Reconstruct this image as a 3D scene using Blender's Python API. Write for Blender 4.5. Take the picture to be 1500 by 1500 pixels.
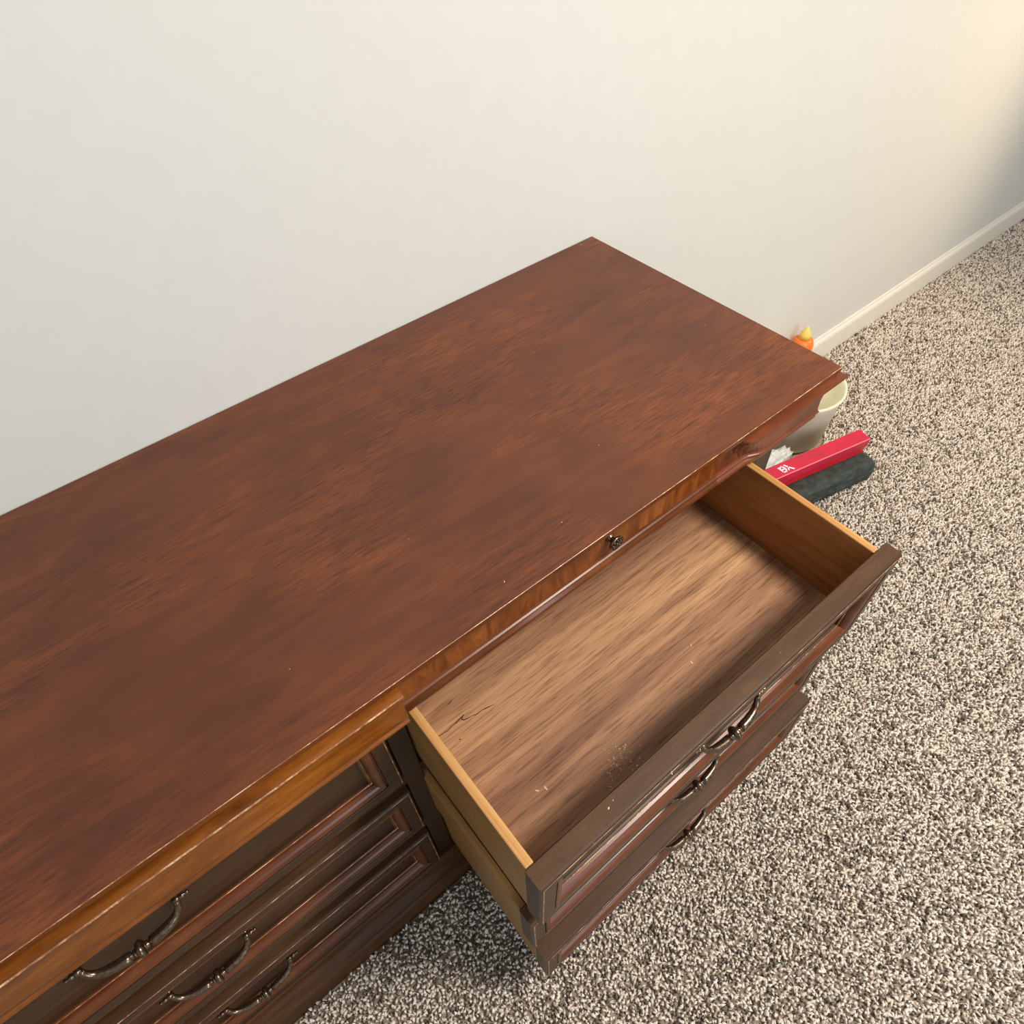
import bpy, bmesh, math, random
import numpy as np
from mathutils import Vector, Matrix

for o in list(bpy.data.objects):
    bpy.data.objects.remove(o)
SC = bpy.context.scene
COL = SC.collection
R = math.radians

# ------------------------------------------------------------------ camera
cam_d = bpy.data.cameras.new('camera')
cam = bpy.data.objects.new('camera', cam_d)
COL.objects.link(cam)
cam_d.sensor_fit = 'AUTO'
cam_d.sensor_width = 36.0
cam_d.lens = 998.334 / 1500.0 * 36.0
cam_d.clip_start = 0.02
rot = Matrix(((0.77761138, 0.50022008, -0.38092049),
              (-0.62709812, 0.573211, -0.52742497),
              (-0.04548074, 0.64900618, 0.75942246)))
mw = rot.to_4x4()
mw.translation = Vector((-0.80789829, -0.82327655, 1.38208145))
cam.matrix_world = mw
SC.camera = cam

# ------------------------------------------------------------------ world, lights, exposure
w = bpy.data.worlds.new('world')
SC.world = w
w.use_nodes = True
bg = w.node_tree.nodes['Background']
bg.inputs[0].default_value = (1.0, 0.97, 0.93, 1)
bg.inputs[1].default_value = 0.34


def area(name, loc, target, size, power, color, size_y=None, shape=None):
    d = bpy.data.lights.new(name, 'AREA')
    d.energy = power
    d.color = color
    d.size = size
    if size_y:
        d.shape = 'RECTANGLE'
        d.size_y = size_y
    if shape:
        d.shape = shape
    o = bpy.data.objects.new(name, d)
    COL.objects.link(o)
    o.location = loc
    v = Vector(target) - Vector(loc)
    o.rotation_euler = v.to_track_quat('-Z', 'Y').to_euler()
    return o


area('ceiling_light', (0.25, -1.45, 2.42), (-0.1, -1.0, 0.0), 0.50, 44, (1.0, 0.90, 0.78), shape='DISK')
area('window_light', (-0.45, -3.4, 1.65), (-0.7, 0.0, 0.7), 1.3, 26, (0.68, 0.84, 1.0), size_y=1.2)
sd = bpy.data.lights.new('reading_lamp_light', 'SPOT')
sd.energy = 40
sd.color = (1.0, 0.76, 0.50)
sd.spot_size = R(100)
sd.spot_blend = 1.0
sd.shadow_soft_size = 0.12
so = bpy.data.objects.new('reading_lamp_light', sd)
COL.objects.link(so)
so.location = (2.0, -0.75, 1.25)
so.rotation_euler = (Vector((0.62, 0.0, 0.22)) - Vector(so.location)).to_track_quat('-Z', 'Y').to_euler()

vs = SC.view_settings
vs.view_transform = 'Standard'
vs.look = 'None'
vs.gamma = 1.0
vs.use_curve_mapping = False
vs.exposure = 0.22


# ------------------------------------------------------------------ materials
def srgb(r, g, b):
    def f(c):
        c /= 255.0
        return c / 12.92 if c <= 0.04045 else ((c + 0.055) / 1.055) ** 2.4
    return (f(r), f(g), f(b), 1.0)


class NT:
    def __init__(self, name):
        self.m = bpy.data.materials.new(name)
        self.m.use_nodes = True
        self.t = self.m.node_tree
        self.b = self.t.nodes['Principled BSDF']

    def n(self, typ, **kw):
        nd = self.t.nodes.new(typ)
        for k, v in kw.items():
            if hasattr(nd, k):
                setattr(nd, k, v)
            else:
                nd.inputs[k].default_value = v
        return nd

    def l(self, a, b):
        self.t.links.new(a, b)

    def coord(self, scale, rotation=(0, 0, 0), location=(0, 0, 0)):
        tc = self.n('ShaderNodeTexCoord')
        mp = self.n('ShaderNodeMapping')
        mp.inputs['Scale'].default_value = scale
        mp.inputs['Rotation'].default_value = rotation
        mp.inputs['Location'].default_value = location
        self.l(tc.outputs['Object'], mp.inputs['Vector'])
        return mp.outputs[0]

    def noise(self, vec, scale=1.0, detail=4.0, rough=0.55, dist=0.0):
        nd = self.n('ShaderNodeTexNoise')
        nd.inputs['Scale'].default_value = scale
        nd.inputs['Detail'].default_value = detail
        nd.inputs['Roughness'].default_value = rough
        nd.inputs['Distortion'].default_value = dist
        self.l(vec, nd.inputs['Vector'])
        return nd.outputs['Fac']

    def ramp(self, fac, stops):
        r = self.n('ShaderNodeValToRGB')
        e = r.color_ramp.elements
        e[0].position, e[0].color = stops[0]
        e[1].position, e[1].color = stops[-1]
        for p, c in stops[1:-1]:
            x = e.new(p)
            x.color = c
        self.l(fac, r.inputs[0])
        return r.outputs[0]

    def mix(self, fac, a, b, mode='MIX'):
        m = self.n('ShaderNodeMix')
        m.data_type = 'RGBA'
        m.blend_type = mode
        for s, v in ((m.inputs[0], fac), (m.inputs[6], a), (m.inputs[7], b)):
            if hasattr(v, 'is_linked') or hasattr(v, 'links'):
                self.l(v, s)
            else:
                s.default_value = v
        return m.outputs[2]

    def bump(self, h, strength=0.3, dist=0.001):
        b = self.n('ShaderNodeBump')
        b.inputs['Strength'].default_value = strength
        b.inputs['Distance'].default_value = dist
        self.l(h, b.inputs['Height'])
        self.l(b.outputs[0], self.b.inputs['Normal'])


def gs(axis, along, across):
    s = [across] * 3
    s['xyz'.index(axis)] = along
    return tuple(s)


def wood(name, axis, dark, mid, light, rough=0.38, along=3.0, across=45.0, blotch=0.5, bump=0.25,
         pores=0.35, coat=0.0, blotch_scale=4.0, blotch_dark=(0.55, 0.5, 0.5, 1), spec=0.4, dist=0.6):
    m = NT(name)
    v = m.coord(gs(axis, along, across))
    g = m.noise(v, 1.0, 6, 0.6, dist)
    c = m.ramp(g, [(0.28, dark), (0.5, mid), (0.72, light)])
    # broad soft patches stretched a little with the grain
    vb = m.coord(gs(axis, blotch_scale * 0.45, blotch_scale))
    bl = m.noise(vb, 1.0, 3, 0.55, 0.4)
    bc = m.ramp(bl, [(0.36, blotch_dark), (0.60, (1, 1, 1, 1))])
    c = m.mix(blotch, c, bc, 'MULTIPLY')
    # short dark pores
    vp = m.coord(gs(axis, along * 12, across * 10))
    p = m.noise(vp, 1.0, 2, 0.5, 0.2)
    pc = m.ramp(p, [(0.30, (0.45, 0.40, 0.36, 1)), (0.46, (1, 1, 1, 1))])
    c = m.mix(pores, c, pc, 'MULTIPLY')
    m.l(c, m.b.inputs['Base Color'])
    m.b.inputs['Roughness'].default_value = rough
    m.b.inputs['Specular IOR Level'].default_value = spec
    m.b.inputs['Coat Weight'].default_value = coat
    m.b.inputs['Coat Roughness'].default_value = 0.2
    m.bump(p, bump, 0.0006)
    return m.m


def top_wood():
    m = NT('walnut_top')
    v = m.coord((4.5, 26.0, 34.0), (0, 0, R(4)))
    g = m.noise(v, 1.0, 8, 0.62, 1.6)
    c = m.ramp(g, [(0.24, srgb(84, 41, 14)), (0.5, srgb(104, 52, 20)), (0.78, srgb(122, 65, 28))])
    # chatoyant patches where the grain shows, smooth reddish patches elsewhere
    vb = m.coord((3.4, 6.5, 5.0))
    bl = m.noise(vb, 1.0, 3, 0.6, 0.8)
    bf = m.ramp(bl, [(0.40, (0, 0, 0, 1)), (0.62, (1, 1, 1, 1))])
    c = m.mix(bf, m.mix(0.45, c, srgb(86, 40, 18)), c)
    vd = m.coord((4.5, 6.2, 3.0))
    dl = m.noise(vd, 1.3, 2, 0.5, 0.5)
    dc = m.ramp(dl, [(0.36, (0.66, 0.62, 0.60, 1)), (0.60, (1, 1, 1, 1))])
    c = m.mix(0.7, c, dc, 'MULTIPLY')
    vp = m.coord((34.0, 330.0, 300.0), (0, 0, R(7)))
    p = m.noise(vp, 1.0, 3, 0.55, 0.3)
    pc = m.ramp(p, [(0.30, (0.42, 0.36, 0.32, 1)), (0.48, (1, 1, 1, 1)), (0.70, (1.5, 1.42, 1.35, 1))])
    pf = m.n('ShaderNodeMath', operation='MULTIPLY')
    m.l(bf, pf.inputs[0])
    pf.inputs[1].default_value = 0.75
    c = m.mix(pf.outputs[0], c, pc, 'MULTIPLY')
    m.l(c, m.b.inputs['Base Color'])
    rg = m.n('ShaderNodeMapRange')
    rg.inputs['To Min'].default_value = 0.34
    rg.inputs['To Max'].default_value = 0.50
    m.l(bl, rg.inputs[0])
    m.l(rg.outputs[0], m.b.inputs['Roughness'])
    m.b.inputs['Specular IOR Level'].default_value = 0.5
    m.bump(p, 0.32, 0.0006)
    return m.m


def figured_wood():
    m = NT('figured_frieze')
    v = m.coord((34.0, 5.0, 9.0))
    g = m.noise(v, 1.0, 5, 0.62, 1.8)
    c = m.ramp(g, [(0.26, srgb(78, 36, 10)), (0.47, srgb(118, 60, 20)), (0.62, srgb(144, 80, 30)), (0.8, srgb(168, 100, 44))])
    v2 = m.coord((8.0, 5.0, 150.0))
    g2 = m.noise(v2, 1.0, 3, 0.5, 0.2)
    c = m.mix(0.35, c, m.ramp(g2, [(0.3, (0.6, 0.55, 0.5, 1)), (0.6, (1, 1, 1, 1))]), 'MULTIPLY')
    m.l(c, m.b.inputs['Base Color'])
    m.b.inputs['Roughness'].default_value = 0.3
    m.bump(g, 0.08, 0.0008)
    return m.m


def drawer_ply():
    m = NT('drawer_bottom_ply')
    # broad bands of lighter and darker veneer running the length of the drawer
    v = m.coord((0.7, 12.0, 4.0), (0, 0, R(2)), (0, -1.25, 0))
    g = m.noise(v, 1.0, 3, 0.5, 0.5)
    c = m.ramp(g, [(0.40, srgb(138, 98, 72)), (0.49, srgb(168, 124, 92)), (0.60, srgb(202, 158, 116)), (0.72, srgb(222, 180, 132))])
    v1 = m.coord((3.2, 85.0, 40.0), (0, 0, R(2)))
    g1 = m.noise(v1, 1.0, 6, 0.6, 1.1)
    c = m.mix(0.75, c, m.ramp(g1, [(0.28, (0.50, 0.42, 0.37, 1)), (0.50, (1, 1, 1, 1)), (0.75, (1.15, 1.12, 1.08, 1))]), 'MULTIPLY')
    v2 = m.coord((20.0, 360.0, 300.0), (0, 0, R(4)))
    g2 = m.noise(v2, 1.0, 3, 0.55, 0.3)
    c = m.mix(0.75, c, m.ramp(g2, [(0.34, (0.52, 0.42, 0.36, 1)), (0.48, (1, 1, 1, 1)), (0.7, (1.14, 1.13, 1.1, 1))]), 'MULTIPLY')
    m.l(c, m.b.inputs['Base Color'])
    m.b.inputs['Roughness'].default_value = 0.6
    m.bump(g2, 0.3, 0.0006)
    return m.m


def brass():
    m = NT('antique_brass')
    v = m.coord((260, 260, 260))
    g = m.noise(v, 1.0, 4, 0.6)
    c = m.ramp(g, [(0.3, srgb(84, 68, 56)), (0.7, srgb(142, 122, 102))])
    m.l(c, m.b.inputs['Base Color'])
    m.b.inputs['Metallic'].default_value = 0.92
    m.b.inputs['Roughness'].default_value = 0.27
    return m.m


def plain(name, col, rough=0.5, col2=None, scale=60.0, bump=0.0, **kw):
    m = NT(name)
    if col2:
        v = m.coord((scale, scale, scale))
        g = m.noise(v, 1.0, 4, 0.6)
        m.l(m.ramp(g, [(0.35, col), (0.65, col2)]), m.b.inputs['Base Color'])
        if bump:
            m.bump(g, bump, 0.001)
    else:
        m.b.inputs['Base Color'].default_value = col
    m.b.inputs['Roughness'].default_value = rough
    for k, v in kw.items():
        m.b.inputs[k.replace('_', ' ')].default_value = v
    return m.m


def carpet_mat():
    m = NT('carpet_fibre')
    at = m.n('ShaderNodeAttribute')
    at.attribute_name = 'tint'
    c = m.ramp(at.outputs['Fac'], [(0.0, srgb(84, 74, 65)), (0.14, srgb(150, 138, 126)), (0.30, srgb(212, 200, 186)),
                                   (0.62, srgb(232, 221, 208)), (1.0, srgb(246, 238, 227))])
    m.l(c, m.b.inputs['Base Color'])
    m.b.inputs['Roughness'].default_value = 0.9
    m.b.inputs['Specular IOR Level'].default_value = 0.15
    return m.m


M = {}
M['top'] = top_wood()
M['front'] = wood('walnut_front', 'x', srgb(52, 32, 14), srgb(68, 43, 21), srgb(84, 54, 29), rough=0.40, along=5, across=60,
                  blotch=0.35, pores=0.3, bump=0.12)
M['stile'] = wood('walnut_stile', 'z', srgb(48, 32, 18), srgb(62, 43, 26), srgb(76, 53, 33), rough=0.38, along=5, across=60,
                  blotch=0.3, pores=0.3, bump=0.12)
M['mould'] = wood('red_walnut_moulding', 'x', srgb(82, 42, 18), srgb(106, 57, 26), srgb(130, 75, 37), rough=0.30, along=8,
                  across=40, blotch=0.35, pores=0.0, bump=0.0)
M['plinth'] = wood('walnut_plinth', 'x', srgb(56, 34, 16), srgb(76, 47, 23), srgb(98, 62, 32), rough=0.55, along=6, across=60,
                   blotch=0.35, pores=0.2, bump=0.05, spec=0.22)
M['endblock'] = wood('end_block_walnut', 'x', srgb(92, 46, 24), srgb(118, 62, 36), srgb(140, 78, 48), rough=0.34, along=9, across=30,
                     blotch=0.3, pores=0.0, bump=0.0)
M['gold'] = wood('golden_walnut_moulding', 'x', srgb(96, 50, 12), srgb(128, 72, 22), srgb(156, 94, 36), rough=0.26, along=9,
                 across=50, blotch=0.5, pores=0.3, bump=0.1)
def worn_glint():  # rubbed edges; the pale stops also paint the highlight of their rounding
    m = NT('worn_edge_glint')
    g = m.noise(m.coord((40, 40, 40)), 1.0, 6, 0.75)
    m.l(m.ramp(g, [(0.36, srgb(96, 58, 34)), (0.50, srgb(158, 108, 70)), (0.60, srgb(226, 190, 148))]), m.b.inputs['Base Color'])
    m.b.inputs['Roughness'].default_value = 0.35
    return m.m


M['wear_glint'] = worn_glint()
M['figured'] = figured_wood()
M['ply'] = drawer_ply()
M['side'] = wood('drawer_side_maple', 'y', srgb(158, 120, 66), srgb(182, 142, 84), srgb(200, 160, 100), rough=0.42, along=4,
                 across=55, blotch=0.35, pores=0.15, bump=0.08, blotch_scale=9)
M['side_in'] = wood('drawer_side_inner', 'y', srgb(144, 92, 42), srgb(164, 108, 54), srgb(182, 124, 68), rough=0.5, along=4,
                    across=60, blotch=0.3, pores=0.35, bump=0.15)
M['edge'] = wood('drawer_edge_maple', 'y', srgb(176, 124, 66), srgb(198, 146, 86), srgb(216, 172, 114), rough=0.4, along=4,
                 across=220, blotch=0.1, pores=0.1, bump=0.05)
M['topedge'] = wood('drawer_front_top', 'x', srgb(68, 44, 24), srgb(80, 53, 30), srgb(92, 62, 38), rough=0.45, along=10,
                    across=90, blotch=0.25, pores=0.3, bump=0.15)
M['brass'] = brass()
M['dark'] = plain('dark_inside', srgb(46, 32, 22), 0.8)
M['wall'] = plain('painted_wall', srgb(213, 214, 209), 0.75, srgb(215, 216, 211), 25, 0.03)
M['trim'] = plain('white_trim', srgb(232, 228, 218), 0.4)
M['backing'] = plain('carpet_backing', srgb(176, 163, 148), 0.95, srgb(140, 128, 114), 160)
M['fibre'] = carpet_mat()
M['red'] = plain('red_card', srgb(206, 22, 44), 0.35, srgb(216, 34, 52), 14)
M['redlid'] = plain('red_lid', srgb(188, 26, 58), 0.35, srgb(214, 20, 66), 10)
M['pink'] = plain('pink_edge', srgb(236, 120, 132), 0.4)
M['white'] = plain('white_print', srgb(250, 240, 245), 0.5)
M['bag'] = plain('white_plastic_bag', srgb(224, 230, 230), 0.35, srgb(204, 212, 214), 30)
M['ink'] = plain('grey_print', srgb(96, 104, 110), 0.6)
M['bin'] = plain('beige_bin', srgb(240, 236, 212), 0.5, srgb(234, 230, 205), 20)
M['orange'] = plain('orange_plastic', srgb(240, 124, 38), 0.4)
M['yellow'] = plain('yellow_plastic', srgb(250, 214, 110), 0.45)
M['black'] = plain('dark_green_cloth', srgb(34, 42, 38), 0.8, srgb(58, 70, 66), 60, 0.3)
M['chip'] = plain('pale_wood_chip', srgb(226, 206, 176), 0.8, srgb(190, 160, 120), 300)
M['crack'] = plain('dark_knot', srgb(96, 48, 26), 0.7, srgb(66, 34, 20), 200)


# ------------------------------------------------------------------ mesh helpers
def link(name, me, mats, parent=None, loc=(0, 0, 0), smooth=False):
    for m in (mats if isinstance(mats, (list, tuple)) else [mats]):
        me.materials.append(m)
    o = bpy.data.objects.new(name, me)
    COL.objects.link(o)
    o.location = loc
    if parent:
        o.parent = parent
    if smooth:
        for p in me.polygons:
            p.use_smooth = True
    return o


def finish(bm, name, mats, parent=None, loc=(0, 0, 0), smooth=False, recalc=True):
    if recalc:
        bmesh.ops.recalc_face_normals(bm, faces=bm.faces)
    me = bpy.data.meshes.new(name)
    bm.to_mesh(me)
    bm.free()
    return link(name, me, mats, parent, loc, smooth)


def add_box(bm, a, b, bev=0.0, mat=0, segs=1):
    r = bmesh.ops.create_cube(bm, size=1.0)
    vs_ = r['verts']
    for v in vs_:
        v.co = Vector([(a[i] + b[i]) / 2 + v.co[i] * (b[i] - a[i]) for i in range(3)])
    fs = set()
    es = set()
    for v in vs_:
        fs.update(v.link_faces)
        es.update(v.link_edges)
    for f in fs:
        f.material_index = mat
    if bev:
        bmesh.ops.bevel(bm, geom=list(es), offset=bev, segments=segs, affect='EDGES', profile=0.5)
    return bm


def box(name, a, b, mats, parent=None, loc=(0, 0, 0), bev=0.0, segs=1):
    bm = bmesh.new()
    add_box(bm, a, b, bev, 0, segs)
    return finish(bm, name, mats, parent, loc)


def extrude_profile(name, prof, x0, x1, mats, parent=None, loc=(0, 0, 0), idx=None, nseg=1, smooth_segs=None, xoff=None):
    """prof: closed loop of (y, z). idx[i]: material of the strip prof[i]..prof[i+1]."""
    bm = bmesh.new()
    rows = []
    for s in range(nseg + 1):
        x = x0 + (x1 - x0) * s / nseg
        rows.append([bm.verts.new((x, y, z)) for y, z in prof])
    n = len(prof)
    for s in range(nseg):
        for i in range(n):
            f = bm.faces.new((rows[s][i], rows[s][(i + 1) % n], rows[s + 1][(i + 1) % n], rows[s + 1][i]))
            if idx:
                f.material_index = idx[i]
            if smooth_segs and i in smooth_segs:
                f.smooth = True
    for r_, k in ((rows[0], 1), (rows[-1], 1)):
        f = bm.faces.new(r_)
        f.material_index = 0
    return finish(bm, name, mats, parent, loc)


def tube(bm, pts, radii, n=10, mat=0, cap=True):
    rings = []
    pts = [Vector(p) for p in pts]
    prev = None
    for i, p in enumerate(pts):
        a = pts[max(i - 1, 0)]
        b = pts[min(i + 1, len(pts) - 1)]
        t = (b - a).normalized()
        ref = Vector((0, 0, 1)) if abs(t.z) < 0.9 else Vector((1, 0, 0))
        if prev is None:
            u = t.cross(ref).normalized()
        else:
            u = (prev - t * prev.dot(t)).normalized()
        prev = u
        v = t.cross(u)
        r_ = radii[i] if hasattr(radii, '__len__') else radii
        rings.append([bm.verts.new(p + (u * math.cos(k * 2 * math.pi / n) + v * math.sin(k * 2 * math.pi / n)) * r_)
                      for k in range(n)])
    for i in range(len(rings) - 1):
        for k in range(n):
            f = bm.faces.new((rings[i][k], rings[i][(k + 1) % n], rings[i + 1][(k + 1) % n], rings[i + 1][k]))
            f.smooth = True
            f.material_index = mat
    if cap:
        for r_ in (rings[0], rings[-1]):
            f = bm.faces.new(r_)
            f.material_index = mat


def lathe(bm, prof, origin, axis, n=16, mat=0):
    """prof: (distance along axis, radius)."""
    origin = Vector(origin)
    ax = Vector(axis).normalized()
    pts = [origin + ax * d for d, r_ in prof]
    ref = Vector((0, 0, 1)) if abs(ax.z) < 0.9 else Vector((1, 0, 0))
    u = ax.cross(ref).normalized()
    v = ax.cross(u)
    rings = []
    for p, (d, r_) in zip(pts, prof):
        rings.append([bm.verts.new(p + (u * math.cos(k * 2 * math.pi / n) + v * math.sin(k * 2 * math.pi / n)) * max(r_, 1e-5))
                      for k in range(n)])
    for i in range(len(rings) - 1):
        for k in range(n):
            f = bm.faces.new((rings[i][k], rings[i][(k + 1) % n], rings[i + 1][(k + 1) % n], rings[i + 1][k]))
            f.smooth = True
            f.material_index = mat
    for r_ in (rings[0], rings[-1]):
        f = bm.faces.new(r_)
        f.material_index = mat


def tag(o, label, cat, group=None, kind=None):
    o['label'] = label
    o['category'] = cat
    if group:
        o['group'] = group
    if kind:
        o['kind'] = kind
    return o


def structure(o):
    o['kind'] = 'structure'
    return o


# ------------------------------------------------------------------ the setting
structure(box('wall_back', (-3.2, 0.0, 0.0), (3.2, 0.12, 2.5), M['wall']))
structure(box('wall_right', (3.2, -3.8, 0.0), (3.32, 0.12, 2.5), M['wall']))
structure(box('floor', (-3.2, -3.8, -0.10), (3.32, 0.12, 0.0), M['backing']))
bb = [(-0.0005, 0.0), (-0.0125, 0.0), (-0.0125, 0.075), (-0.010, 0.083), (-0.006, 0.088), (-0.004, 0.095), (-0.0005, 0.096)]
structure(extrude_profile('baseboard_back', bb, -3.19, 3.19, M['trim']))
structure(box('baseboard_right', (3.187, -3.79, 0.0), (3.1995, -0.014, 0.096), M['trim'], bev=0.003))

# ------------------------------------------------------------------ dresser
DX0, DX1 = -2.12, 0.0         # ends of the top
BX0, BX1 = -2.085, -0.035     # ends of the body
D = bpy.data.objects.new('dresser', None)
COL.objects.link(D)
D.location = (-1.06, -0.25, 0.0)
tag(D, 'long dark walnut dresser against the wall with one column of drawers pulled open', 'dresser')
OFF = Vector((1.06, 0.25, 0.0))   # world -> dresser local


def part(name, bmfn, mats, parent=D):
    bm = bmesh.new()
    bmfn(bm)
    return finish(bm, name, mats, parent, tuple(OFF) if parent is D else (0, 0, 0))


def dbox(name, a, b, mats, bev=0.0):
    return box(name, a, b, mats, D, tuple(OFF), bev)


def dprof(name, prof, x0, x1, mats, **kw):
    return extrude_profile(name, prof, x0, x1, mats, D, tuple(OFF), **kw)


# top panel: flat board, pale arris along the front, rubbed, with a highlight in its colour
tp = [(-0.002, 0.7805), (-0.4998, 0.7805), (-0.5004, 0.7801), (-0.5005, 0.7790), (-0.5005, 0.7725), (-0.4985, 0.7700), (-0.4960, 0.7690), (-0.002, 0.7690)]
dprof('top_panel', tp, DX0, DX1, [M['top'], M['wear_glint'], M['mould']], idx=[0, 1, 2, 2, 2, 2, 2, 2])

# end and centre blocks of the frieze stand forward, between them it is set back
BLOCK = [(-0.470, 0.7685), (-0.4965, 0.7685), (-0.4965, 0.7668), (-0.5090, 0.7660), (-0.5097, 0.7654), (-0.5100, 0.7643), (-0.5075, 0.7595),
         (-0.5045, 0.7575), (-0.5010, 0.7520), (-0.4985, 0.7440), (-0.4978, 0.7350), (-0.4988, 0.7200), (-0.5005, 0.7090),
         (-0.5010, 0.7030), (-0.4990, 0.6985), (-0.4985, 0.6965), (-0.5010, 0.6950), (-0.5010, 0.6920), (-0.4960, 0.6890), (-0.470, 0.6890)]
BIDX = [0, 0, 0, 1, 1, 0, 0, 0, 0, 0, 0, 0, 0, 0, 0, 0, 0, 0, 0, 0]
FM = [M['gold'], M['wear_glint']]
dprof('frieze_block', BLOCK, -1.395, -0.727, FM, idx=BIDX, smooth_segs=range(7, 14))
SET = [(-0.455, 0.7685), (-0.4860, 0.7685), (-0.4855, 0.7650), (-0.4825, 0.7610), (-0.4812, 0.7560), (-0.4808, 0.7400), (-0.4812, 0.7200), (-0.4822, 0.7050),
       (-0.4838, 0.7020), (-0.4860, 0.7010), (-0.4862, 0.6990), (-0.4845, 0.6975), (-0.4852, 0.6960), (-0.4880, 0.6945),
       (-0.4895, 0.6915), (-0.4890, 0.6880), (-0.4865, 0.6860), (-0.4820, 0.6855), (-0.455, 0.6855)]
SIDX = [0, 0, 0, 0, 0, 0, 0, 1, 1, 1, 1, 1, 1, 1, 1, 1, 1, 1, 0]
frieze = {}
for x0, x1 in ((-0.7269, -0.2201), (-1.902, -1.3951)):
    frieze[x0] = dprof('frieze_panel', SET, x0, x1, [M['figured'], M['mould']], idx=SIDX, smooth_segs=range(10, 17))


END = [(-0.455, 0.7685), (-0.5090, 0.7668), (-0.5100, 0.7640), (-0.5060, 0.7595), (-0.4990, 0.7530), (-0.4940, 0.7400), (-0.4925, 0.7200), (-0.4930, 0.7050),
       (-0.4938, 0.7020), (-0.4952, 0.7010), (-0.4954, 0.6990), (-0.4925, 0.6975), (-0.4920, 0.6960), (-0.4925, 0.6945),
       (-0.4932, 0.6915), (-0.4925, 0.6880), (-0.4900, 0.6860), (-0.4850, 0.6855), (-0.455, 0.6855)]


def end_block(xa, xb):
    """End block of the frieze: eases forward from the set-back line, the crown first and the bead last,
    then returns along the end of the dresser."""
    bm = bmesh.new()
    n = len(END)
    s_ = 1 if xb > xa else -1
    rows = []
    for q in range(13):
        x = xa + s_ * 0.095 * q / 12
        r_ = []
        for i in range(n):
            start = 0.0 if i < 5 else 0.055 * min(1.0, (i - 4) / 3.0)
            t = (0.095 * q / 12 - start) / 0.032
            t = min(1.0, max(0.0, t))
            t = t * t * (3 - 2 * t)
            r_.append(bm.verts.new((x, SET[i][0] * (1 - t) + END[i][0] * t, SET[i][1] * (1 - t) + END[i][1] * t)))
        rows.append(r_)
    for yy in (None, -0.012):
        r_ = []
        for i in range(n):
            y, z = END[i]
            front = i not in (0, n - 1)
            x = xb + s_ * (-0.5005 - y) if front else xb - s_ * 0.03
            r_.append(bm.verts.new((x, y if yy is None else yy, z)))
        rows.append(r_)
    for r0, r1 in zip(rows[:-1], rows[1:]):
        for i in range(n):
            f = bm.faces.new((r0[i], r0[(i + 1) % n], r1[(i + 1) % n], r1[i]))
    bm.faces.new(rows[0])
    bm.faces.new(rows[-1])
    return finish(bm, 'frieze_block', [M['endblock']], D, tuple(OFF))


end_block(-0.220, -0.0005)
end_block(-1.9021, -2.1195)

# carcass
FY = -0.457   # face frame plane
COLS = [(-0.7240, -0.1172), (-1.3730, -0.7510), (-1.9950, -1.3990)]   # right, centre, left openings
ZR = [(0.472, 0.683), (0.286, 0.441), (0.097, 0.252)]           # drawer heights (bottom, top)
dbox('side_panel', (BX1 - 0.020, -0.434, 0.09), (BX1, -0.014, 0.6885), M['stile'])
dbox('side_panel', (BX0, -0.434, 0.09), (BX0 + 0.020, -0.014, 0.6885), M['stile'])
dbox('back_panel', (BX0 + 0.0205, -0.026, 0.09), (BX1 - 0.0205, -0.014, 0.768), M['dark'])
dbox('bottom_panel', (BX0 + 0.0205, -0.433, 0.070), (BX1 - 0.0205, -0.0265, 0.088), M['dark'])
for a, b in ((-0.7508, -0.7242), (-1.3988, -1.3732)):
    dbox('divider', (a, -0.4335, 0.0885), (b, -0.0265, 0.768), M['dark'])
for a, b in ((-0.1170, BX1), (-0.7508, -0.7242), (-1.3988, -1.3732), (BX0, -1.9952)):
    dbox('stile', (a, FY, 0.094), (b, -0.434, 0.6885), M['stile'], 0.0008)
# pilaster strip on the end stile
for x in (-0.104, -2.040):
    dbox('pilaster', (x, FY - 0.009, 0.100), (x + 0.058, FY - 0.0002, 0.684), M['stile'], 0.003)
for (a, b) in COLS:
    for z0, z1 in ((0.2535, 0.2845), (0.4425, 0.4705)):
        dbox('rail', (a, FY + 0.002, z0), (b, -0.434, z1), M['front'])
BASE = [(-0.40, 0.0940), (-0.4600, 0.0940), (-0.4650, 0.0925), (-0.4672, 0.0890), (-0.4672, 0.0850), (-0.4690, 0.0800), (-0.4735, 0.0750),
        (-0.4790, 0.0725), (-0.4800, 0.0700), (-0.4850, 0.0690), (-0.4885, 0.0665), (-0.4895, 0.0620), (-0.4895, 0.0010), (-0.40, 0.0010)]
dprof('plinth', BASE, BX0 - 0.012, BX1 + 0.012, M['plinth'], smooth_segs=range(1, 11))
for x0 in (BX1 - 0.02, BX0):
    dbox('plinth_return', (x0, -0.3995, 0.0), (x0 + 0.020, -0.014, 0.0895), M['front'])


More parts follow.
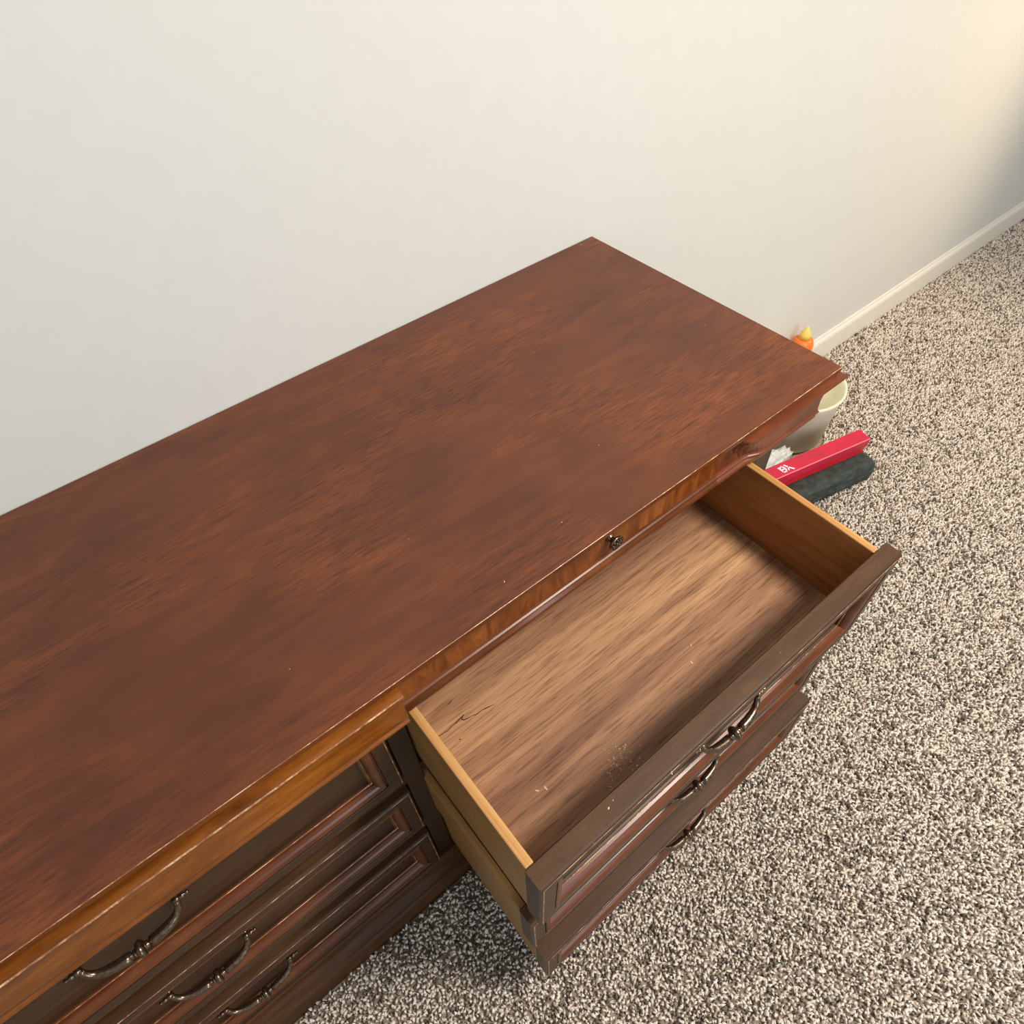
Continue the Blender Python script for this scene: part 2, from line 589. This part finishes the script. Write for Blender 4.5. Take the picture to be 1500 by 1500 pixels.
# drawers -----------------------------------------------------------------
def front_mesh(W, H, T=0.025):
    """Loft of rectangular rings: (inset, y). y = 0 is the frame face, +y goes into the dresser."""
    rings = [(0.0010, T, 0), (0.0, T - 0.001, 0), (0.0, 0.0040, 0), (0.0010, 0.0018, 0), (0.0028, 0.0004, 1), (0.0042, 0.0, 0), (0.0200, 0.0, 0),  # thin pale strips paint the glint along the rounded edges
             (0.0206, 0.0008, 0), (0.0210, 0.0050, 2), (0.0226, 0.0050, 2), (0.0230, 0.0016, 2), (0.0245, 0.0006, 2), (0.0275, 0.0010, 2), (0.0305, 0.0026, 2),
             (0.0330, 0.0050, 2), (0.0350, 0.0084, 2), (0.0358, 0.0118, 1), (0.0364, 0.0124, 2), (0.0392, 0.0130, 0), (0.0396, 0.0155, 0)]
    bm = bmesh.new()
    prev = None
    for ins, y, mi in rings:
        x0, x1, z0, z1 = -W / 2 + ins, W / 2 - ins, ins, H - ins
        cs = [bm.verts.new(c) for c in ((x0, y, z0), (x1, y, z0), (x1, y, z1), (x0, y, z1))]
        if prev:
            for k in range(4):
                f = bm.faces.new((prev[0][k], prev[0][(k + 1) % 4], cs[(k + 1) % 4], cs[k]))
                f.material_index = prev[1]
                if k == 2 and prev[1] == 0 and prev[2] in (1,):
                    f.material_index = 3      # the flat upper edge of the front
        else:
            bm.faces.new(cs)
        prev = (cs, mi, len([1]) if ins == 0.0 and y > 0.01 else 0)
    bm.faces.new(prev[0])
    bmesh.ops.recalc_face_normals(bm, faces=bm.faces)
    me = bpy.data.meshes.new('drawer_front')
    bm.to_mesh(me)
    bm.free()
    for k in ('front', 'wear_glint', 'mould', 'topedge'):
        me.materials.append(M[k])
    return me


def handle_mesh():
    """bail pull, local: x along, -y out of the drawer, origin on the recessed panel."""
    bm = bmesh.new()
    hx = 0.0505
    for s in (-1, 1):
        # oval rosette plate and post
        lathe(bm, [(0, 0.0085), (0.0012, 0.0085), (0.0022, 0.0065), (0.0035, 0.0040), (0.006, 0.0032), (0.0080, 0.0040), (0.0105, 0.0038), (0.0118, 0.0015)],
              (s * hx, 0, 0), (0, -1, 0), 14)
        # finial beads pointing outward
        lathe(bm, [(-0.004, 0.0030), (0.001, 0.0030), (0.0035, 0.0021), (0.0050, 0.0032), (0.0068, 0.0034), (0.0085, 0.0019), (0.0097, 0.0016),
                   (0.0110, 0.0024), (0.0125, 0.0021), (0.0135, 0.0006)], (s * hx, -0.0085, 0), (s, 0, 0), 10)
    # the bail: swan-neck arms swelling towards the middle
    def arm(s):
        c = [(0.0505, -0.0085, -0.001, 0.0026), (0.0500, -0.0100, -0.0050, 0.0027), (0.0480, -0.0125, -0.0105, 0.0029), (0.0430, -0.0155, -0.0150, 0.0034),
             (0.0350, -0.0180, -0.0180, 0.0041), (0.0250, -0.0195, -0.0198, 0.0045), (0.0165, -0.0200, -0.0206, 0.0046), (0.0115, -0.0200, -0.0208, 0.0044)]
        tube(bm, [(s * (a - 0.0012), b, z) for a, b, z, r_ in c], [r_ * 1.32 for *_, r_ in c], 12)
    arm(1)
    arm(-1)
    lathe(bm, [(-0.0125, 0.0030), (-0.0115, 0.0044), (-0.0100, 0.0044), (-0.0092, 0.0030), (-0.0082, 0.0028), (-0.0072, 0.0042), (-0.0058, 0.0044), (-0.0048, 0.0036),
               (-0.0042, 0.0060), (-0.0025, 0.0090), (0, 0.0100), (0.0025, 0.0090), (0.0042, 0.0060), (0.0048, 0.0036), (0.0058, 0.0044), (0.0072, 0.0042),
               (0.0082, 0.0028), (0.0092, 0.0030), (0.0100, 0.0044), (0.0115, 0.0044), (0.0125, 0.0030)], (0, -0.0200, -0.0208), (1, 0, 0), 18)
    bmesh.ops.recalc_face_normals(bm, faces=bm.faces)
    me = bpy.data.meshes.new('handle')
    bm.to_mesh(me)
    bm.free()
    me.materials.append(M['brass'])
    return me


HANDLE = handle_mesh()


def make_drawer(cx, z0, H, W, pull, depth=0.415, hoff=0.0, sag=0.0, inset=0.0):
    """drawer > sides, back, bottom, handle. Local origin: middle of the lower edge of the front face."""
    me = front_mesh(W, H)
    d = bpy.data.objects.new('drawer', me)
    COL.objects.link(d)
    d.parent = D
    d.location = Vector((cx, -0.467 - pull + H * math.sin(R(sag)), z0)) + OFF
    d.rotation_euler = (R(sag), 0, 0)
    IW = (W - inset) / 2 - 0.0015
    so_ = -inset / 2          # the box sits a little left of the middle of its front
    sh = H - 0.016 if H < 0.17 else H - 0.0215      # height of the sides
    zb = 0.006
    ztop = H - 0.0003 if H > 0.17 else H - 0.012
    for s in (-1, 1):
        bm = bmesh.new()
        th = 0.0105
        x0, x1 = sorted((so_ + s * IW, so_ + s * (IW - th)))
        add_box(bm, (x0, 0.0252, zb), (x1, depth, ztop), 0.0016, 0, 2)
        for f in bm.faces:
            c = f.calc_center_median()
            if c.z > ztop - 0.0020:
                f.material_index = 1
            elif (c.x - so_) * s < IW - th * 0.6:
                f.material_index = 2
        finish(bm, 'drawer_side', [M['side'], M['edge'], M['side_in']], d)
    box('drawer_back', (so_ - IW + 0.0108, depth - 0.012, zb + 0.012), (so_ + IW - 0.0108, depth - 0.0005, ztop - 0.004), M['side_in'], d)
    fz = 0.045
    if H > 0.17:
        fz = 0.060
    box('drawer_bottom', (so_ - IW + 0.0107, 0.0254, fz - 0.005), (so_ + IW - 0.0107, depth - 0.0125, fz), M['ply'], d)
    h = bpy.data.objects.new('handle', HANDLE)
    COL.objects.link(h)
    h.parent = d
    h.location = (hoff, 0.0153, H * 0.62)
    return d


def copy_tree(o, parent):
    c = o.copy()
    COL.objects.link(c)
    c.parent = parent
    for ch in list(o.children):
        copy_tree(ch, c)
    return c


W_R = 0.604
W_C = 0.618
cxr = -0.7225 + W_R / 2
cxc = (-1.373 - 0.751) / 2
ZD = [(0.478, 0.190), (0.288, 0.151), (0.099, 0.151)]
pulls = [0.2425, 0.2270, 0.2460]
dxs = [0.0, -0.0055, 0.0]
open_drawers = []
for k in range(3):
    open_drawers.append(make_drawer(cxr + dxs[k], ZD[k][0], ZD[k][1], W_R, pulls[k], hoff=(0.0, 0.006, 0.0)[k], inset=0.014, sag=(1.4, 0, 0)[k]))
for k in range(3):
    z0, H = ZD[k]
    d = make_drawer(cxc, z0, H, W_C, 0.0)
    c = copy_tree(d, D)
    c.location = Vector((-1.697, -0.467, z0)) + OFF
    c.scale = (0.592 / W_C, 1, 1)

# knob on the set-back frieze
bm = bmesh.new()
lathe(bm, [(0, 0.0062), (0.0015, 0.0062), (0.003, 0.0042), (0.006, 0.0042), (0.0080, 0.0060), (0.0095, 0.0094), (0.0107, 0.0108), (0.0123, 0.0110),
           (0.0135, 0.0101), (0.0135, 0.0090), (0.0127, 0.0082), (0.0131, 0.0070), (0.0141, 0.0050), (0.0135, 0.0038), (0.0147, 0.0030), (0.0155, 0.0012)],
      (-0.4190, -0.4811, 0.7330), (0, -1, 0), 28)
# cast petals around the face
for k in range(8):
    a = k * math.pi / 4
    lathe(bm, [(0, 0.0017), (0.0010, 0.0013), (0.0014, 0.0004)],
          (-0.4190 + 0.0064 * math.cos(a), -0.4942, 0.7330 + 0.0064 * math.sin(a)), (0, -1, 0), 8)
kf = frieze[-0.7269]
finish(bm, 'knob', M['brass'], kf)

# ------------------------------------------------------------------ loose bits
rnd = random.Random(5)


def flake(bm, x, y, z, r_, elong=1.0, h=0.0006):
    a0 = rnd.random() * 6.28
    n = 5
    lo, hi = [], []
    for k in range(n):
        a = k * 2 * math.pi / n + rnd.uniform(-.3, .3)
        rr = r_ * rnd.uniform(.6, 1.1)
        px, py = rr * math.cos(a) * elong, rr * math.sin(a)
        qx, qy = px * math.cos(a0) - py * math.sin(a0), px * math.sin(a0) + py * math.cos(a0)
        lo.append(bm.verts.new((x + qx, y + qy, z)))
        hi.append(bm.verts.new((x + qx * .8, y + qy * .8, z + h * rnd.uniform(.6, 1.3))))
    bm.faces.new(hi)
    bm.faces.new(lo[::-1])
    for k in range(n):
        bm.faces.new((lo[k], lo[(k + 1) % n], hi[(k + 1) % n], hi[k]))


def fz(y):   # floor of the open top drawer, which sags a little
    return 0.478 + 0.0602 + (y + 0.7049) * math.sin(R(1.4))
bm = bmesh.new()
for k in range(60):
    y = rnd.gauss(-0.638, 0.009)
    flake(bm, rnd.gauss(-0.533, 0.011), y, fz(y), rnd.uniform(.0005, .0016), 1.3)
for k in range(16):
    y = rnd.gauss(-0.653, 0.005)
    flake(bm, rnd.gauss(-0.566, 0.008), y, fz(y), rnd.uniform(.0004, .0012), 1.3)
tag(finish(bm, 'wood_crumbs', M['chip']), 'pale wood crumbs lying in the open top drawer near its front', 'debris', kind='stuff')
bm = bmesh.new()
for x, y in ((-0.630, -0.606), (-0.640, -0.602), (-0.352, -0.588), (-0.371, -0.607)):
    flake(bm, x, y, fz(y), 0.0018, 2.4)
tag(finish(bm, 'wood_splinters', M['chip']), 'few pale splinters scattered across the open top drawer', 'debris', kind='stuff')

# dark jagged mineral streak and a pin hole in the veneer of the top drawer's floor
def ribbon(bm, pts, z, h=0.00012):
    for (p, q) in zip(pts[:-1], pts[1:]):
        a = Vector((p[0], p[1], 0))
        b = Vector((q[0], q[1], 0))
        t = (b - a).normalized()
        n_ = Vector((-t.y, t.x, 0))
        c = [a + n_ * p[2], b + n_ * q[2], b - n_ * q[2], a - n_ * p[2]]
        lo = [bm.verts.new((v.x, v.y, z)) for v in c]
        hi = [bm.verts.new((v.x, v.y, z + h)) for v in c]
        bm.faces.new(hi)
        bm.faces.new(lo[::-1])
        for k in range(4):
            bm.faces.new((lo[k], lo[(k + 1) % 4], hi[(k + 1) % 4], hi[k]))


TD = open_drawers[0]
cx0, cy0 = cxr, -0.7049
bm = bmesh.new()
W1 = [(-0.6985, -0.4700, .0002), (-0.6920, -0.4700, .0007), (-0.6798, -0.4712, .0007), (-0.6700, -0.4700, .0005), (-0.6652, -0.4698, .0009), (-0.6512, -0.4673, .0006)]
W2 = [(-0.6512, -0.4673, .0005), (-0.6572, -0.4698, .0007), (-0.6560, -0.4730, .0011), (-0.6517, -0.4741, .0009), (-0.6450, -0.4752, .0004), (-0.6389, -0.4776, .0008),
      (-0.6300, -0.4775, .0005), (-0.6229, -0.4790, .0009), (-0.6160, -0.4805, .0004), (-0.6099, -0.4824, .0001)]
W3 = [(-0.6605, -0.4430, .0003), (-0.6560, -0.4424, .0008), (-0.6505, -0.4410, .0003)]
for wv in (W1, W2, W3):
    ribbon(bm, [(x - cx0, y - cy0, r_ * 0.8) for x, y, r_ in wv], 0.06001)
lathe(bm, [(0, 0.0011), (0.0001, 0.0009)], (-0.6745 - cx0, -0.4904 - cy0, 0.06001), (0, 0, 1), 8)
finish(bm, 'mineral_streak', M['crack'], TD)['kind'] = 'stuff'
# pale knocks along the upper edge of the open drawer
bm = bmesh.new()
for x, y, r_, e in ((-0.6213, -0.6896, .0030, 1.4), (-0.6126, -0.6870, .0012, 2.0), (-0.5476, -0.7062, .0016, 2.6), (-0.5460, -0.7050, .0010, 2.6),
                    (-0.6553, -0.7040, .0008, 1), (-0.3498, -0.6916, .0010, 1.5), (-0.4600, -0.6990, .0006, 1)):
    flake(bm, x - cx0, y - cy0, ZD[0][1] - 0.0001, r_ * 0.4, e * 1.3, 0.00015)
finish(bm, 'edge_knock', M['chip'], TD)['kind'] = 'stuff'
bm = bmesh.new()
for x, y, r_, e in ((-0.0330, -0.010, .0014, 1.5), (0.0, -0.30, .0, 1), (-0.3543, -0.3911, .0008, 2.5), (-0.5737, -0.4764, .0011, 2.8), (-0.4728, -0.4550, .0009, 2.0),
                    (-0.2088, -0.080, .0006, 1), (-0.290, -0.190, .0007, 1), (-0.060, -0.310, .0009, 1.2), (-0.62, -0.36, .0007, 1.6), (-0.80, -0.42, .0008, 1.5)):
    if r_:
        flake(bm, x, y, 0.78055, r_ * 0.6, e, 0.0003)
tag(finish(bm, 'lint_flecks', M['chip']), 'tiny pale lint flecks scattered over the dresser top', 'debris', kind='stuff')

# ------------------------------------------------------------------ things on the floor right of the dresser
def lumpy(name, centre, size, mat, seed=1, amp=0.25, sub=4, freq=3.0):
    bm = bmesh.new()
    bmesh.ops.create_icosphere(bm, subdivisions=sub, radius=1.0)
    from mathutils import noise
    for v in bm.verts:
        p = v.co.copy()
        r1 = noise.noise(p * freq + Vector((seed, 0, 0)))
        r2 = abs(noise.noise(p * freq * 2.3 + Vector((0, seed, 3))))
        p *= 1 + amp * r1 - amp * 0.9 * r2
        v.co = Vector((centre[0] + p.x * size[0], centre[1] + p.y * size[1], max(centre[2] + p.z * size[2], 0.012)))
    return finish(bm, name, mat, smooth=False)


# red carton
RB = bpy.data.objects.new('red_carton', None)
COL.objects.link(RB)
RB.location = (0.365, -0.305, 0.0)
RB.rotation_euler = (0, 0, R(-13))
tag(RB, 'long flat red carton with white lettering on a dark folded cloth right of the dresser', 'box')
box('carton_body', (-0.003, 0.004, 0.088), (0.300, 0.037, 0.1125), M['red'], RB, bev=0.002)
bm = bmesh.new()
add_box(bm, (-0.007, 0.000, 0.1128), (0.304, 0.041, 0.142), 0.0020, 0, 1)
for f in bm.faces:
    if f.calc_area() < 0.0020 * 0.32 * 1.6:
        f.material_index = 1
finish(bm, 'carton_lid', [M['redlid'], M['pink']], RB)
# white characters printed on the lid, like the two strokes-and-loops signs in the photograph
bm = bmesh.new()


def stroke(bm, pts, wd, z, ox, oy, s):
    for (a, b) in zip(pts[:-1], pts[1:]):
        a = Vector((ox + a[0] * s, oy + a[1] * s, 0))
        b = Vector((ox + b[0] * s, oy + b[1] * s, 0))
        t = (b - a).normalized()
        nrm = Vector((-t.y, t.x, 0)) * wd
        a -= t * wd * .5
        b += t * wd * .5
        q = [a + nrm, b + nrm, b - nrm, a - nrm]
        lo = [bm.verts.new((p.x, p.y, z)) for p in q]
        hi = [bm.verts.new((p.x, p.y, z + 0.0004)) for p in q]
        bm.faces.new(hi)
        bm.faces.new(lo[::-1])
        for k in range(4):
            bm.faces.new((lo[k], lo[(k + 1) % 4], hi[(k + 1) % 4], hi[k]))


ox, oy, s_ = 0.030, 0.008, 0.022
stroke(bm, [(0.0, 0.9), (0.15, 0.1), (0.5, 0.05), (0.7, 0.5), (0.45, 0.95), (0.1, 0.75)], 0.0018, 0.1421, ox, oy, s_)
stroke(bm, [(0.25, 0.5), (0.55, 0.45)], 0.0018, 0.1421, ox, oy, s_)
stroke(bm, [(0.85, 0.95), (1.1, 0.5), (1.5, 0.0)], 0.0020, 0.1421, ox, oy, s_)
stroke(bm, [(0.85, 0.1), (1.05, 0.45)], 0.0016, 0.1421, ox, oy, s_)
finish(bm, 'lettering', M['white'], RB)

# crumpled white bag behind the carton
bag = lumpy('plastic_bag', (0.486, -0.222, 0.045), (0.085, 0.031, 0.037), M['bag'], 4, 0.20, 4, 3.2)
tag(bag, 'crumpled white plastic bag behind the red carton', 'bag')

# beige bin
bm = bmesh.new()
lathe(bm, [(0.012, 0.095), (0.016, 0.104), (0.165, 0.118), (0.177, 0.123), (0.184, 0.123), (0.184, 0.118), (0.165, 0.114), (0.03, 0.100), (0.028, 0.002)],
      (0.665, -0.140, 0), (0, 0, 1), 48)
tag(finish(bm, 'waste_bin', M['bin']), 'round beige bin standing by the wall behind the white bag', 'bin')

# dark folded cloth under the carton
from mathutils import noise as mnoise
bm = bmesh.new()
add_box(bm, (-0.06, -0.045, 0.012), (0.31, 0.040, 0.078), 0.018, 0, 3)
bmesh.ops.subdivide_edges(bm, edges=[e for e in bm.edges if e.calc_length() > 0.03], cuts=9, use_grid_fill=True)
for v in bm.verts:
    if 0.02 < v.co.z < 0.075:
        k_ = mnoise.noise(Vector((v.co.x * 30, v.co.y * 30, v.co.z * 90)))
        v.co.y += 0.006 * k_
        v.co.x += 0.004 * k_
cl = finish(bm, 'folded_cloth', M['black'])
cl.location = (0.375, -0.305, 0.0089)
cl.rotation_euler = (0, 0, R(-13))
tag(cl, 'dark green folded cloth under the red carton', 'cloth')

# orange bottle by the wall
OB = bpy.data.objects.new('squeeze_bottle', None)
COL.objects.link(OB)
OB.location = (0.822, -0.040, 0.0)
tag(OB, 'small orange bottle with a yellow cap standing against the wall', 'bottle')
bm = bmesh.new()
lathe(bm, [(0.012, 0.026), (0.016, 0.030), (0.178, 0.030), (0.190, 0.026), (0.196, 0.014)], (0, 0, 0), (0, 0, 1), 24)
finish(bm, 'bottle_body', M['orange'], OB)
bm = bmesh.new()
lathe(bm, [(0.1962, 0.016), (0.212, 0.015), (0.220, 0.009), (0.232, 0.004), (0.234, 0.001)], (0, 0, 0), (0, 0, 1), 20)
finish(bm, 'cap', M['yellow'], OB)


# ------------------------------------------------------------------ carpet pile
def carpet():
    rs = np.random.RandomState(3)
    sp = 0.0051
    xs = np.arange(-1.30, 2.75, sp)
    ys = np.arange(-1.42, -0.016, sp)
    X, Y = np.meshgrid(xs, ys)
    X = X.ravel() + rs.uniform(-.5, .5, X.size) * sp
    Y = Y.ravel() + rs.uniform(-.5, .5, Y.size) * sp
    keep = ~((X < -0.020) & (Y > -0.492)) & ~((X > 1.2) & (Y < -0.9))
    keep &= (X - 0.665) ** 2 + (Y + 0.140) ** 2 > 0.115 ** 2
    keep &= (X - 0.822) ** 2 + (Y + 0.040) ** 2 > 0.033 ** 2
    X, Y = X[keep], Y[keep]
    n = X.size
    L = rs.uniform(0.010, 0.016, n)
    ang = rs.uniform(0, 2 * np.pi, n)
    lean = rs.uniform(0.1, 0.85, n)
    rad = rs.uniform(0.0021, 0.0033, n)
    dx, dy = np.cos(ang), np.sin(ang)
    base = np.stack([X, Y, np.full(n, 0.0004)], 1)
    mid = base + np.stack([dx * L * lean * .25, dy * L * lean * .25, L * .55], 1)
    tip = base + np.stack([dx * L * lean * .85, dy * L * lean * .85, L * (1.0 - .35 * lean)], 1)
    V = np.zeros((n, 7, 3), np.float32)
    ph = rs.uniform(0, 6.28, n)
    for k in range(3):
        a = ph + k * 2 * np.pi / 3
        o = np.stack([np.cos(a), np.sin(a), np.zeros(n)], 1)
        V[:, k] = base + o * (rad * .8)[:, None]
        V[:, 3 + k] = mid + o * (rad * 1.15)[:, None]
    V[:, 6] = tip
    quads = np.array([[0, 1, 4, 3], [1, 2, 5, 4], [2, 0, 3, 5]])
    tris = np.array([[3, 4, 6], [4, 5, 6], [5, 3, 6]])
    off = (np.arange(n) * 7)
    Q = (quads[None] + off[:, None, None]).reshape(n, -1)
    T = (tris[None] + off[:, None, None]).reshape(n, -1)
    loops = np.concatenate([Q, T], 1).ravel().astype(np.int32)
    sizes = np.tile(np.array([4, 4, 4, 3, 3, 3]), n)
    starts = np.concatenate([[0], np.cumsum(sizes)[:-1]]).astype(np.int32)
    me = bpy.data.meshes.new('carpet_pile')
    me.vertices.add(n * 7)
    me.vertices.foreach_set('co', V.ravel())
    me.loops.add(loops.size)
    me.loops.foreach_set('vertex_index', loops)
    me.polygons.add(sizes.size)
    me.polygons.foreach_set('loop_start', starts)
    me.polygons.foreach_set('use_smooth', np.ones(sizes.size, bool))
    at = me.attributes.new('tint', 'FLOAT', 'POINT')
    t = rs.beta(1.5, 1.2, n)
    t[rs.uniform(0, 1, n) < 0.14] *= 0.15
    at.data.foreach_set('value', np.repeat(t, 7).astype(np.float32))
    me.update()
    me.validate()
    o = link('carpet_pile', me, M['fibre'], bpy.data.objects['floor'])
    o['kind'] = 'stuff'


carpet()
